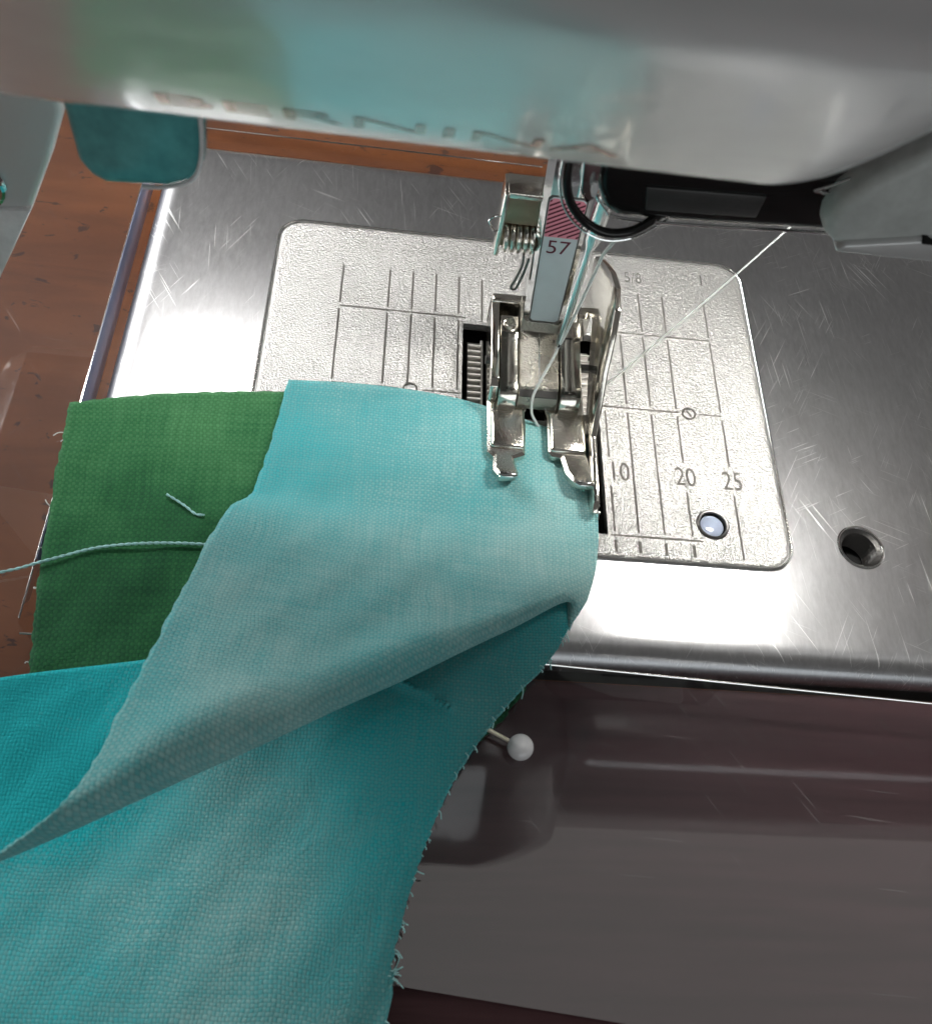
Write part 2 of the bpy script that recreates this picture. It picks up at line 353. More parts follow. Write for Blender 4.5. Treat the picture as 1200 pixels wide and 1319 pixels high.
# ================================================================== SETTING
dk = [(-700, -600), (700, -600), (700, -35.8), (-47, -35.8), (-53.2, -30), (-53.2, 46.5), (700, 46.5), (700, 900), (-700, 900)]
props(obj('desk', bm_prism(dk, 'Z', -30, -4.8), M_['desk']), 'reddish brown desk top with dark specks', kind='structure')
props(obj('desk_shade_sheet', bm_prism([(-46, -260), (330, -260), (330, -36.0), (-46, -36.0)], 'Z', -4.85, -4.64), M_['maroon']), 'dark maroon sheet under the clear table, added as the shade on the desk', 'shade_panel')  # added dark sheet in place of shade falling on the brown desk

# ================================================================== SEWING MACHINE
mach = thing('sewing_machine', 'silver sewing machine with glossy head over a scratched steel bed', 'sewing machine', (60, 5, -30))
bed_out = rrect(-52.6, 250, -35.0, 43.0, 4.4, 8)
slot_l = rrect(-8.9, -5.3, -19.0, 11.8, 0.25, 2); slot_r = rrect(5.3, 8.9, -19.0, 11.8, 0.25, 2)
bed = obj('bed', bm_slab(bed_out, [circle(40.9, -18.1, 2.75, 32), rrect(-33.4, 30.4, -20.8, 26.7, 2.6, 6)], -0.28, -4.0, 3.2, 8), M_['bed'], mach, True)
obj('bed_body', bm_box(-51.5, 249, -32.5, 41.5, -30, -4.4, 1.0), M_['shell_in'], mach)
# threaded hole in the bed
bm = bmesh.new(); n = 32; prof = []
for k in range(13): prof.append((2.75-(0.42 if k % 2 else 0.0)-(0.12 if k else 0), -0.30-k*0.34))
rings = [[bm.verts.new((40.9+r*math.cos(a*math.tau/n), -18.1+r*math.sin(a*math.tau/n), z+0.27*a/n*0)) for a in range(n)] for r, z in prof]
for A, B in zip(rings, rings[1:]):
    for k in range(n): bm.faces.new((A[k], A[(k+1) % n], B[(k+1) % n], B[k]))
th = obj('threaded_hole', bm, M_['dark_steel'], bed, False)
bm = bmesh.new(); vs_ = [bm.verts.new((x, y, -4.3)) for x, y in circle(40.9, -18.1, 2.66, 24)]; bm.faces.new(vs_); obj('hole_bottom', bm, M_['void'], bed)
ring = [(40.9+2.85*math.cos(a*math.tau/40), -18.1+2.85*math.sin(a*math.tau/40), -0.27) for a in range(40)]
obj('hole_rim', bm_tube(ring, 0.20, 8, closed=True), M_['rim'], bed, True)
# well below the needle plate and the two feed dogs in it
obj('feed_well', bm_box(-33.2, 30.2, -20.6, 26.5, -3.95, -3.6), M_['void'], mach)
for x0, x1 in ((-8.15, -6.5), (6.5, 8.15)):
    poly = [(-16.5, -3.2), (-16.5, -0.9)]; y = -16.3
    while y < 8.6: poly += [(y, -0.75), (y+0.22, -0.10), (y+0.95, -0.75)]; y += 0.97
    poly += [(9.3, -0.9), (9.3, -3.2)]
    obj('feed_dog', bm_prism(poly, 'X', x0, x1), M_['feed'], mach)
    for k in range(26):
        obj('feed_tooth', bm_box(x0-0.02, x1+0.02, -16.15+0.97*k, -15.93+0.97*k, -0.4, -0.03), M_['tooth'], mach)
    obj('feed_rail', bm_box(x1+0.06 if x0 < 0 else x0-0.36, x1+0.36 if x0 < 0 else x0-0.06, -12, 9.6, -3.2, -0.55, 0.05, 1), M_['feed'], mach)

# head: rounded shell, profile rolled over along its lower front edge
prof = [(52, 130), (52, 64), (50, 60.6), (46, 59.3), (20, 59.3), (-20, 59.3), (-28.6, 59.3), (-29.7, 59.4), (-30.4, 59.75), (-31.0, 60.35), (-32.0, 61.55), (-33.4, 63.3), (-34.9, 65.25), (-36.5, 67.4), (-38.3, 69.8), (-40.1, 72.2), (-41.7, 74.6), (-42.8, 77.2), (-43.3, 80.5), (-43.2, 86), (-41.6, 95), (-38, 107), (-32, 130)]
def rise(x): return 0.0 if x < 0.5 else (0.085*(x-0.5)**2 if x < 9 else 6.14+1.45*(x-9))
xs = [-95, -94, -90, -80, -65, -50, -40, -30, -20, -10, -5] + [0.5+0.75*i for i in range(12)] + [10, 12, 15, 19, 24]
bm = bmesh.new(); rings = []
for x in xs:
    e = max(0, (-90-x)/5.0); ring_ = []
    for i, (y, z) in enumerate(prof):
        k = 0 if i in (0, len(prof)-1) else rise(x)
        back = 0.16*max(0, x-4)**1.35 if y < 0 else 0
        ring_.append(bm.verts.new((x, y+back+(2.5*e if y < 0 else -2.5*e), min(z+k+(2.5*e if z < 62 else 0), 129) if i not in (0, len(prof)-1) else z)))
    rings.append(ring_)
nn = len(prof)
for A, B in zip(rings, rings[1:]):
    for i in range(nn): bm.faces.new((A[i], A[(i+1) % nn], B[(i+1) % nn], B[i]))
bm.faces.new(rings[0]); bm.faces.new(rings[-1])
head = obj('head_shell', bm, M_['shell'], mach, True)
obj('arm', bm_box(22, 250, -24, 50, 84, 150, 8, 4), M_['shell'], mach, True)
obj('column', bm_box(190, 250, -30, 41, -3.8, 120, 6, 3), M_['shell'], mach, True)
obj('underside_panel', bm_prism([(-90, -27.5), (0.5, -27.5), (0.5, 47), (-90, 47)], 'Z', 58.75, 59.5), M_['underside'], head)
obj('lamp_housing', bm_box(17.5, 53, -10, 9, 59.2, 86, 0.8, 2), M_['underside'], mach)
def on_head(tx, ty):
    # lettering follows the overhanging lower face
    z = 62.25+ty
    y = next(y0+(y1-y0)*(z-z0)/(z1-z0) for (y0, z0), (y1, z1) in zip(prof[8:], prof[9:]) if z0 <= z <= z1)
    return (-19.6+tx, y-0.05, z)
bm = bm_text('BERNINA', 1.9, lambda x, y: on_head(x*2.95, y)); obj('logo_lettering', bm, M_['logo'], head)
for x0, x1, y0, y1, lm in ((26, 43, -5, 4, 'led'), (-66, -36, 31, 37, 'led_soft')):
    obj('led_light', bm_box(x0, x1, y0, y1, 58.2, 59.6, 0.3), M_[lm], head)
# rounded tab hanging from the head, on the left
tab = [(-39.9, 60), (-39.9, 48.8), (-39.4, 47.7), (-38.5, 47.1), (-34.3, 47.4), (-32.7, 48.1), (-31.8, 49.6), (-31.4, 53), (-31.3, 60)]
obj('thread_cutter_tab', bm_prism(tab, 'Y', -22, -19.5, 0.7, 3), M_['tab'] if 'tab' in M_ else M_['chrome'], mach, True)
# satin bracket at the far left, side of the presser lifter
br_ = [(-66, 60), (-45.2, 60), (-45.0, 43), (-47.2, 38.2), (-50.0, 32.9), (-52.8, 28.2), (-55.5, 23.7), (-59, 20), (-70, 18)]
obj('side_bracket', bm_prism(br_, 'Y', -10, -7.5, 0.6, 3), M_['bracket'], mach, True)
obj('bracket_foot', bm_prism([(-49.9, 33.2), (-52.7, 28.4), (-55.4, 23.9), (-62, 23), (-62, 30), (-54.5, 32.6)], 'Y', -10.5, -9.5, 0.2, 2), M_['white'], mach, True)
obj('bracket_ring', bm_tube([(-54.2+2.6*math.cos(a*math.tau/28), -10.3, 35.6+2.6*math.sin(a*math.tau/28)) for a in range(28)], 0.35, 8, closed=True), M_['chrome'], mach, True)
obj('tab_rim', bm_tube(catmull([(-31.5, -22, 57), (-31.55, -22, 52.5), (-31.95, -22, 49.8), (-32.8, -22, 48.3), (-34.6, -22, 47.55), (-36.0, -22, 47.4)], 6), 0.15, 10), M_['white'], mach, True)
# black needle-clamp bar with its rounded end
bar = [(-3.6, 44.9), (-3.2, 43.2), (-2.2, 41.4), (-0.8, 40.5), (6, 40.7), (20, 41.6), (30, 42.2), (30, 48.0), (4, 47.2), (-3.5, 46.8)]
obj('clamp_bar', bm_prism(bar, 'Y', -12, -6, 0.9, 3), M_['black'], mach, True)
obj('clamp_bar_trim', bm_tube(catmull([(-3.9, -12.4, 46), (-3.3, -12.1, 43.2), (-2.0, -12.1, 41.5), (-0.6, -12.1, 40.75), (6, -12.1, 40.85), (14, -12.1, 41.4), (24, -12.1, 42.0)], 6), 0.13, 8), M_['chrome'], mach, True)
obj('thread_guide', bm_tube(catmull([(-6.2, -12.5, 47), (-6.0, -13, 44.6), (-5.2, -13.2, 42.6), (-3.6, -13.2, 40.9), (-1.6, -13.2, 40.05), (0.6, -12.8, 40.2), (2.6, -11.6, 40.9), (5, -10, 42)], 8), 0.40, 12), M_['black'], mach, True)
obj('thread_guide_rim', bm_tube(catmull([(-6.75, -13, 47), (-6.55, -13.4, 44.5), (-5.65, -13.6, 42.3), (-3.9, -13.6, 40.5), (-1.7, -13.6, 39.6), (0.6, -13.2, 39.75), (2.6, -12.2, 40.4), (5, -10.8, 41.6)], 8), 0.10, 8), M_['chrome'], mach, True)
obj('guide_bracket', bm_prism([(-5.2, 47), (-3.6, 47), (-3.3, 42.8), (-3.8, 42.2), (-4.6, 43.4)], 'Y', -12.6, -11.8, 0.15, 2), M_['chrome'], mach, True)
bm = bm_tube(catmull([(-3.75, -13.2, 44.9), (-3.7, -13.2, 44.3), (-3.6, -13.2, 43.6)], 4), 0.32, 12, lambda t: 0.55+0.45*math.sin(math.pi*t)); obj('clamp_screw', bm, M_['white'], mach, True)
obj('clamp_post', bm_box(0, 26, -10.5, -7.5, 46.5, 60.0, 0.3), M_['black'], mach, True)
obj('bar_inset', bm_prism([(1.2, 41.9), (10.5, 42.4), (10.5, 44.6), (0.6, 44.2)], 'Y', -12.25, -11.5, 0.15, 2), M_['dark_grey'], mach, True)
# grey lever to the right of the clamp
lev = [(13.2, 47.2), (13.5, 46.2), (14.2, 45.5), (15.2, 45.25), (19, 45.35), (23, 45.5), (34, 46), (40, 62), (26, 60), (17.3, 54.0), (14.6, 51.4), (13.4, 49.2)]
lv = obj('threader_lever', bm_prism(lev, 'Y', -18, -14.6, 1.0, 4), M_['lever'], mach, True)
obj('lever_lip', bm_prism([(14.6, 45.15), (24, 45.2), (36, 45.6), (36, 49.5), (22, 47.6), (15.0, 46.1)], 'Y', -18.5, -15, 0.35, 3), M_['bracket'], lv, True)
obj('lever_seam', bm_box(20.6, 30, -18.7, -17.5, 47.1, 47.4), M_['void'], lv)
obj('wire_loop', bm_tube(catmull([(11.8, -16, 48.6), (13.4, -16, 48.5), (14.7, -16, 48.7), (14.6, -16, 49.6), (14.3, -16, 50.2), (13.0, -16, 49.3), (11.8, -16, 48.6)], 5), 0.14, 8), M_['chrome'], mach, True)
bm = bm_tube(catmull([(15.3, -16.5, 51.3), (16.0, -16.5, 50.8), (16.6, -16.5, 50.3)], 4), 0.22, 10); obj('wire_end', bm, M_['white'], mach, True)

# ================================================================== NEEDLE PLATE
pl = thing('needle_plate', 'speckled chrome needle plate with engraved seam guide lines and numbers', 'needle plate', (-1.5, 3, -0.3))
plate = obj('plate', bm_slab(rrect(-34.6, 31.6, -22.0, 27.9, 3.4, 8), [slot_l, slot_r, rrect(-3.4, 3.4, -3.2, 2.2, 1.2, 4), circle(22.1, -16.6, 1.85, 28)], 0.0, -1.2, 0.55, 4), M_['plate'], pl, True)
rim = [(x, y, -0.07) for x, y in rrect(-34.75, 31.75, -22.15, 28.05, 3.5, 10)]
obj('plate_rim', bm_tube(rim, 0.17, 8, closed=True), M_['rim'], pl, True)
def line(x0, y0, x1, y1, wd=0.25):
    d = Vector((x1-x0, y1-y0)).normalized(); nrm = Vector((-d.y, d.x))*wd/2
    poly = [(x0+nrm.x, y0+nrm.y), (x0-nrm.x, y0-nrm.y), (x1-nrm.x, y1-nrm.y), (x1+nrm.x, y1+nrm.y)]
    obj('engraved_line', bm_prism(poly, 'Z', -0.05, 0.012), M_['groove'], pl)
for x in (-25.4, -19.05, -15.875, -12.7, -9.525):
    line(x, 13.4, x, 20.2); line(x, 0.5, x, 12.3); line(x, -0.7, x, -18.6)
line(-6.35, 12.6, -6.35, 20.0)
line(-25.4, 12.86, -8.6, 12.86); line(-25.4, 0, -16.9, 0); line(-14.0, 0, -9.0, 0)
for x in (12.7, 15.875, 19.35, 25.4):
    if x > 13: line(x, 13.4, x, 20.4)
    line(x, 0.6, x, 12.4)
for x in (9.75, 12.7, 15.875, 19.35, 25.4):
    if x in (9.75, 19.35, 25.4): line(x, -0.7, x, -7.9); line(x, -12.2, x, -18.5 if x < 25 else -21.2)
    else: line(x, -0.7, x, -18.5)
    if x < 25: line(x, -19.7, x, -21.3, 0.38)
line(10.3, 12.86, 25.4, 12.86); line(9.4, 0, 19.6, 0); line(22.4, 0, 25.4, 0); line(9.2, -19.05, 20.6, -19.05)
for cx in (21.0, -15.5):
    pts = [(cx+0.85*math.cos(a*math.tau/28), 0.85*math.sin(a*math.tau/28), 0.01) for a in range(28)]
    obj('engraved_ring', bm_tube(pts, 0.15, 6, closed=True), M_['groove'], pl)
line(20.7, 0.45, 21.3, -0.45, 0.28)
for s, x, y, sz in (('10', 10.9, -10.1, 3.9), ('20', 19.4, -10.1, 3.9), ('25', 25.5, -10.2, 3.9), ('5/8', 15.4, 23.4, 2.9), ('1', 25.6, 24.2, 2.9)):
    light = y > 0
    obj('engraved_number', bm_text(s, sz, lambda tx, ty: (x+tx*0.72, y+ty, 0.016)), M_['emboss'] if light else M_['groove'], pl)
# sensor window
pts = [(22.1+1.85*math.cos(a*math.tau/28), -16.6+1.85*math.sin(a*math.tau/28), -0.02) for a in range(28)]
obj('window_rim', bm_tube(pts, 0.24, 8, closed=True), M_['dark_steel'], pl, True)
bm = bmesh.new(); bmesh.ops.create_uvsphere(bm, u_segments=24, v_segments=12, radius=1.5)
for v in bm.verts: v.co = Vector((22.1+v.co.x, -16.6+v.co.y, -0.42+v.co.z*0.22))
obj('sensor_window', bm, M_['lens'], pl, True)

# ================================================================== CLEAR TABLE
ac = thing('acrylic_table', 'clear acrylic slide-on table round the steel bed, its cut edge bluish', 'sewing table', (-60, -50, -4.6))
outer = [(-330, 300), (-330, -46), (-230, -50), (-60, -61.5), (-14.5, -66.9), (6.6, -69.6), (40, -74.5), (120, -88), (330, -130), (330, -37.6), (45, -37.6), (0.6, -35.6), (-53.4, -35.6), (-54.4, -34.6), (-54.4, 45.4), (330, 45.4), (330, 300)]  # front edge shaped to end the overhead reflection, leaving a dark strip beyond
obj('table_top', bm_prism(outer, 'Z', -4.6, -0.3), M_['acrylic'], ac)
obj('cut_edge', bm_box(-54.42, -54.36, -27, 45, -4.5, -0.32), M_['acrylic_edge'], ac)
obj('polished_edge', bm_tube([(-54, 45.5, -0.36), (250, 45.5, -0.36)], 0.10, 6), M_['rim'], ac)
for a, b in (((-54, -35.62), (0.6, -35.62)), ((0.6, -35.62), (45, -37.62)), ((45, -37.62), (300, -37.62))):
    obj('polished_edge', bm_tube([(a[0], a[1], -0.36), (b[0], b[1], -0.36)], 0.12, 6), M_['rim'], ac)
obj('polished_edge', bm_tube([(-54.5, -34, -0.36), (-54.5, 45, -0.36)], 0.10, 6), M_['rim'], ac)

# ================================================================== FABRIC
FLAP = [
   [[-30.47, -1.06, 0.9], [-23.06, -0.7, 0.9], [-15.31, -0.93, 0.9], [-7.95, -1.94, 0.9], [0.4, -4.42, 0.9], [5.07, -6.31, 0.9], [7.87, -7.43, 0.9]],
   [[-31.49, -9.9, 0.9], [-23.3, -9.63, 0.9], [-15.41, -9.63, 0.9], [-7.39, -10.08, 0.9], [0.41, -11.02, 0.9], [4.81, -11.61, 0.9], [7.78, -12.0, 0.9]],
   [[-32.61, -17.66, 1.6], [-23.99, -17.53, 1.3], [-15.52, -17.49, 1.1], [-7.34, -17.44, 1.0], [0.21, -17.52, 1.0], [4.69, -17.56, 1.0], [7.5, -17.53, 1.0]],
   [[-34.49, -21.67, 4.0], [-25.34, -21.48, 3.0], [-16.29, -21.63, 2.5], [-7.89, -21.45, 2.0], [-0.21, -21.26, 1.7], [4.21, -21.2, 1.5], [7.24, -21.0, 1.2]],
   [[-35.96, -30.06, 8.0], [-27.3, -29.34, 6.5], [-17.75, -28.41, 5.2], [-8.95, -27.15, 4.0], [-0.77, -25.84, 3.0], [3.69, -24.8, 2.2], [6.79, -23.92, 1.5]],
   [[-36.88, -40.72, 14.0], [-29.55, -38.81, 12.0], [-20.48, -36.2, 9.5], [-10.83, -32.94, 7.0], [-1.85, -29.23, 4.6], [3.04, -27.18, 3.0], [6.13, -26.18, 1.8]],
   [[-37.74, -48.11, 17.5], [-31.45, -44.53, 15.5], [-22.66, -40.58, 12.2], [-12.36, -35.6, 8.8], [-2.51, -30.79, 5.3], [2.84, -28.09, 3.3], [5.66, -27.61, 1.9]],
   [[-38.54, -54.7, 21.0], [-32.99, -49.73, 19.0], [-24.59, -44.64, 15.0], [-13.71, -38.18, 10.5], [-3.17, -32.31, 6.0], [2.68, -28.76, 3.5], [5.24, -28.78, 1.9]],
   [[-40.62, -58.42, 22.2], [-34.92, -54.02, 20.3], [-26.39, -48.33, 16.2], [-15.11, -40.87, 11.2], [-3.98, -33.72, 6.3], [2.6, -29.19, 3.4], [4.69, -29.71, 1.8]],
   [[-42.63, -60.01, 21.4], [-36.19, -55.77, 19.5], [-27.46, -49.78, 15.4], [-15.82, -41.91, 10.6], [-4.32, -34.17, 5.9], [2.57, -29.33, 3.1], [4.41, -30.18, 1.75]],
   [[-44.56, -61.05, 19.8], [-37.63, -56.81, 18.0], [-28.5, -50.48, 14.0], [-16.38, -42.39, 9.5], [-4.53, -34.33, 5.2], [2.66, -29.33, 2.7], [4.14, -30.55, 1.7]],
]
LOWER = [
   [[-59.77, -42.72, 2.0], [-51.0, -40.64, 2.0], [-40.36, -38.47, 1.8], [-22.93, -34.26, 1.5], [-8.14, -30.02, 1.3], [5.46, -27.2, 1.0]] ,
   [[-58.42, -47.9, 1.5], [-48.25, -46.66, 1.5], [-36.93, -45.34, 1.5], [-21.48, -41.73, 1.4], [-8.05, -37.16, 1.3], [4.38, -30.03, 1.2]] ,
   [[-56.56, -53.41, 1.2], [-46.3, -52.3, 1.2], [-34.65, -50.4, 1.3], [-20.26, -47.17, 1.4], [-8.78, -43.48, 1.4], [1.03, -35.59, 1.6]] ,
   [[-54.7, -58.66, 1.2], [-44.29, -57.72, 1.5], [-33.01, -55.71, 1.8], [-20.53, -52.81, 1.8], [-11.03, -49.13, 1.8], [-4.47, -42.06, 2.0]] ,
   [[-52.83, -63.63, 1.5], [-42.36, -62.81, 2.0], [-32.07, -61.04, 2.5], [-21.45, -58.46, 2.5], [-13.81, -55.45, 2.2], [-8.65, -48.14, 2.2]] ,
   [[-50.83, -68.86, 2.0], [-41.04, -68.15, 2.5], [-31.72, -66.85, 3.0], [-22.24, -64.26, 3.0], [-15.67, -60.91, 2.5], [-11.49, -54.29, 2.0]] ,
   [[-49.13, -74.78, 2.0], [-40.16, -74.69, 2.5], [-31.75, -74.08, 3.0], [-23.37, -71.83, 3.0], [-17.22, -68.32, 2.5], [-13.27, -60.11, 1.8]] ,
   [[-47.43, -82.62, 2.0], [-38.42, -82.63, 2.2], [-31.1, -81.67, 2.5], [-23.76, -79.23, 2.5], [-18.59, -75.61, 2.2], [-14.51, -65.84, 1.6]] ,
   [[-44.88, -91.34, 2.0], [-36.4, -91.44, 2.2], [-29.51, -90.66, 2.5], [-22.6, -88.61, 2.5], [-18.41, -84.62, 2.2], [-14.75, -71.17, 1.6]] ,
]
GREEN = [
   [[-55.3, -6.97, 0.4], [-45.93, -4.67, 0.4], [-30.97, -2.65, 0.4], [-8.37, -2.46, 0.4], [7.22, -8.78, 0.4]] ,
   [[-54.77, -14.59, 0.4], [-44.42, -13.05, 0.4], [-29.96, -11.63, 0.4], [-8.26, -11.19, 0.4], [7.23, -15.27, 0.4]] ,
   [[-53.78, -25.52, 0.4], [-42.5, -23.64, 0.4], [-28.74, -22.5, 0.4], [-8.14, -20.8, 0.4], [6.66, -21.65, 0.4]] ,
   [[-52.91, -32.75, 0.4], [-41.17, -31.03, 0.4], [-27.88, -30.08, 0.4], [-8.04, -28.66, 0.4], [3.16, -29.76, 0.4]] ,
   [[-51.78, -39.87, 0.4], [-39.78, -38.74, 0.4], [-27.09, -37.12, 0.4], [-11.28, -36.15, 0.4], [-0.37, -36.54, 0.4]] ,
   [[-50.82, -44.95, 0.4], [-40.24, -44.4, 0.4], [-28.26, -43.78, 0.4], [-12.68, -42.97, 0.4], [-3.64, -41.84, 0.4]] ,
   [[-50.0, -49.4, 0.4], [-40.11, -48.96, 0.4], [-28.43, -48.43, 0.4], [-15.59, -47.85, 0.4], [-8.45, -46.59, 0.4]] ,
]

def cloth(name, G, material, parent, dye_light, thick=0.24, ragged=None):
    nr, nc = len(G), len(G[0]); off = origin_of(parent)
    rnd = random.Random(len(name))
    for i in range(nr):
        for j in range(nc):
            p = G[i][j]
            k = 0.10*math.sin(p.x*0.35+p.y*0.22)+0.07*math.sin(p.x*0.9-p.y*0.7+1.3)
            p.z += k*min(1, i/6.0)*0.9
    for e in (ragged or ()):
        idx = range(nr) if e in 'LR' else range(nc)
        for q in idx:
            p = G[q][0 if e == 'L' else -1] if e in 'LR' else G[0 if e == 'T' else -1][q]
            d = rnd.uniform(-0.10, 0.16)
            if e == 'L': p.x -= d
            elif e == 'R': p.x += d*1.3
            elif e == 'T': p.y += d
    # cloth coordinates: across = x, along = y plus the extra length taken up by slopes and folds
    yarn = []
    extra = [0.0]*nc
    for i in range(nr):
        for j in range(nc):
            if i:
                d = G[i][j]-G[i-1][j]; extra[j] += math.hypot(d.y, d.z)-abs(d.y) if d.y < 0 else math.hypot(d.y, d.z)+d.y
            yarn.append((G[i][j].x, G[i][j].y-extra[j], 0.0))
    o = obj(name, bm_grid(G), material, parent, False)
    ya = o.data.attributes.new('yarn', 'FLOAT_VECTOR', 'POINT')
    for q, c_ in enumerate(yarn): ya.data[q].vector = c_
    for q in o.data.polygons: q.use_smooth = True
    at = o.data.attributes.new('dye_light', 'FLOAT', 'POINT')
    for v in o.data.vertices: at.data[v.index].value = dye_light((v.co+off)/MM)
    s = o.modifiers.new('thickness', 'SOLIDIFY'); s.thickness = thick*MM; s.offset = 0.0
    return o
gf = thing('green_fabric', 'dark green cotton piece with raw edges lying under the turquoise cloth', 'fabric', (-30, -25, 0))
G = spline_grid(GREEN, 14, 16)
gc = cloth('green_cloth', G, M_['green'], gf, lambda p: 0.42+0.016*(p.y+25), ragged='LRT')  # tone darkens towards the front, lamp falloff put into the colour
ed_ = [r[0].copy() for r in G]
for k in range(7):
    i = random.randint(2, 62); p = ed_[i]; d = Vector((-1, random.uniform(-0.9, 0.9), random.uniform(0, 0.3))).normalized(); ln = random.uniform(0.2, 0.5) if k > 1 else random.uniform(0.8, 1.3)
    obj('frayed_yarn', bm_tube(catmull([p-d*0.2, p+d*ln*0.5+Vector((0, 0, .1)), p+d*ln+Vector((0, random.uniform(-.3, .3), 0))], 4), 0.06, 6), M_['thread'], gc, True)
tf = thing('turquoise_fabric', 'mottled turquoise cotton folded over itself under the presser foot', 'fabric', (-18, -40, 0))
# the flap: over the ridge and tucked under
ridge = [Vector(p) for p in FLAP[-1]]
wts = (1, 1, 0.9, 0.75, 0.5, 0.26, 0.0)
R = [list(map(Vector, r)) for r in FLAP]
R.append([p+Vector((0, 0.25*w_, -0.75*w_)) for p, w_ in zip(ridge, wts)]); R[-1][6] += Vector((-0.2, -0.4, -0.05))
R.append([p+Vector((sx_*0.45, 3.2*w_, -2.4*w_)) for p, w_, sx_ in zip(ridge, wts, (9, 5, 3, 2, 1, 0, 0))])
R.append([p+Vector((sx_, 8*w_, -5.5*w_)) for p, w_, sx_ in zip(ridge, wts, (11, 6, 4, 2, 1, 0, 0))])
R[-2][6] += Vector((-0.5, -0.9, -0.1)); R[-1][6] += Vector((-0.9, -1.8, -0.3))
G = spline_grid(R, 10, 18)
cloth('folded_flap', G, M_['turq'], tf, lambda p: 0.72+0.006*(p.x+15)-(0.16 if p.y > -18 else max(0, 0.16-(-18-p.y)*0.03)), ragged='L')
R = [list(map(Vector, r)) for r in LOWER]
for y, x0, x1 in ((-120, -70, -22), (-160, -80, -30), (-210, -90, -40)):
    R.append([Vector((x0+(x1-x0)*t/5, y-3*math.sin(t), 2.2)) for t in range(6)])
G = spline_grid(R, 16, 26)
def dye_light_low(p):
    d = 0.40+0.10*math.sin(p.x*0.16+p.y*0.10)
    d += 0.14*max(0, min(1, (-58-p.y)/14))
    d -= 0.55*max(0, min(1, (-34-p.x)/10))*max(0, min(1, (p.y+60)/8))  # stronger cyan at left: cloth colour and brighter side light in one tone
    return d
for r_ in G:
    for p in r_:
        # the pin under the cloth lifts it along a short sharp line
        ax, ay, bx_, by_ = -15.4, -39.0, -9.8, -41.7
        t = max(0, min(1, ((p.x-ax)*(bx_-ax)+(p.y-ay)*(by_-ay))/((bx_-ax)**2+(by_-ay)**2)))
        d2 = (p.x-ax-t*(bx_-ax))**2+(p.y-ay-t*(by_-ay))**2
        p.z += 1.3*math.exp(-d2/0.13)
low = cloth('lower_layer', G, M_['turq'], tf, dye_light_low, ragged='R')
# frayed yarns along the raw front edge of the lower layer
edge = [r[-1].copy() for r in G]
for k in range(64):
    i = random.randint(24, 128)
    if i >= len(edge)-2: continue
    p = edge[i]; t = (edge[i+1]-edge[i-1]).normalized(); nrm = Vector((-t.y, t.x, 0))
    if nrm.x < 0: nrm = -nrm
    ln = random.uniform(0.2, 0.5) if random.random() < 0.86 else random.uniform(0.6, 1.3)
    d = (nrm*random.uniform(0.4, 1)+t*random.uniform(0.2, 1.0)).normalized()
    q = [p-nrm*0.3, p+d*ln*0.45+Vector((0, 0, random.uniform(-.1, .2))), p+d*ln+t*random.uniform(-.3, .5)*ln+Vector((0, 0, random.uniform(-.2, .2)))]
    obj('frayed_yarn', bm_tube(catmull(q, 4), random.uniform(0.05, 0.08), 6), M_['aqua_thread'], low, True)

# ================================================================== PRESSER FOOT
pf = thing('presser_foot', 'chrome presser foot with a numbered shank and side guide blade', 'presser foot', (0, 0, 1.0))
sole = [(-5.9, 11.2), (-5.9, -9.9), (-5.2, -10.6), (-5.3, -12.8), (-4.6, -14.1), (-2.7, -13.9), (-2.3, -13.0), (-2.7, -10.7), (-1.3, -10.0), (-1.15, -5.6), (-1.25, -4.2)]
sole += [(1.45*math.cos(math.radians(a)), -3.7+1.45*math.sin(math.radians(a))) for a in (150, 120, 90, 60, 30)]
sole += [(1.6, -4.2), (1.6, -9.3), (2.0, -9.9), (3.1, -10.0), (3.5, -12.4), (4.2, -14.0), (5.2, -14.5), (7.0, -14.5), (6.6, -9.8), (6.3, -9.2), (6.3, 11.2)]
bm = bmesh.new(); lo = []; hi = []
ys = sole
def toe_z(y): return 0.0 if y > -9.6 else 0.10*(-9.6-y)**2*0.55
nS = len(sole)
top_in = inset(sole, 0.35)
A = [bm.verts.new((x, y, 1.05+toe_z(y))) for x, y in sole]; B = [bm.verts.new((x, y, 1.95+toe_z(y))) for x, y in sole]; Cc = [bm.verts.new((x, y, 2.30+toe_z(y)-(0.7 if y < -9.6 else 0)*0)) for x, y in top_in]
for P_, Q_ in ((A, B), (B, Cc)):
    for i in range(nS): bm.faces.new((P_[i], P_[(i+1) % nS], Q_[(i+1) % nS], Q_[i]))
bmesh.ops.triangle_fill(bm, edges=[bm.edges.get((Cc[i], Cc[(i+1) % nS])) for i in range(nS)], use_beauty=True)
bmesh.ops.triangle_fill(bm, edges=[bm.edges.get((A[i], A[(i+1) % nS])) for i in range(nS)], use_beauty=True)
so = obj('sole', bm, M_['toe'], pf, True)
for x0, x1 in ((-5.55, -1.45), (1.75, 6.2)):
    obj('toe_pad', bm_box(x0, x1, -9.5, -3.6, 2.0, 2.75, 0.4, 3), M_['toe'], so, True)
for x, y in ((-3.7, -13.6), (5.6, -14.0)):
    obj('toe_tip', bm_tube([(x-1.05, y, 2.95), (x-0.6, y-0.1, 2.95), (x+0.6, y-0.1, 2.95), (x+1.15, y, 2.95)], 0.52, 12, lambda t: 0.55+0.45*math.sin(math.pi*min(1, max(0, t)))), M_['chrome'], so, True)
obj('side_wall', bm_prism([(-2.6, 2.2), (-2.9, 3.0), (-2.4, 5.0), (-1.6, 5.8), (10.6, 6.6), (11.2, 6.0), (11.2, 2.2)], 'X', -6.0, -5.0, 0.12, 2), M_['foot'], pf, True)
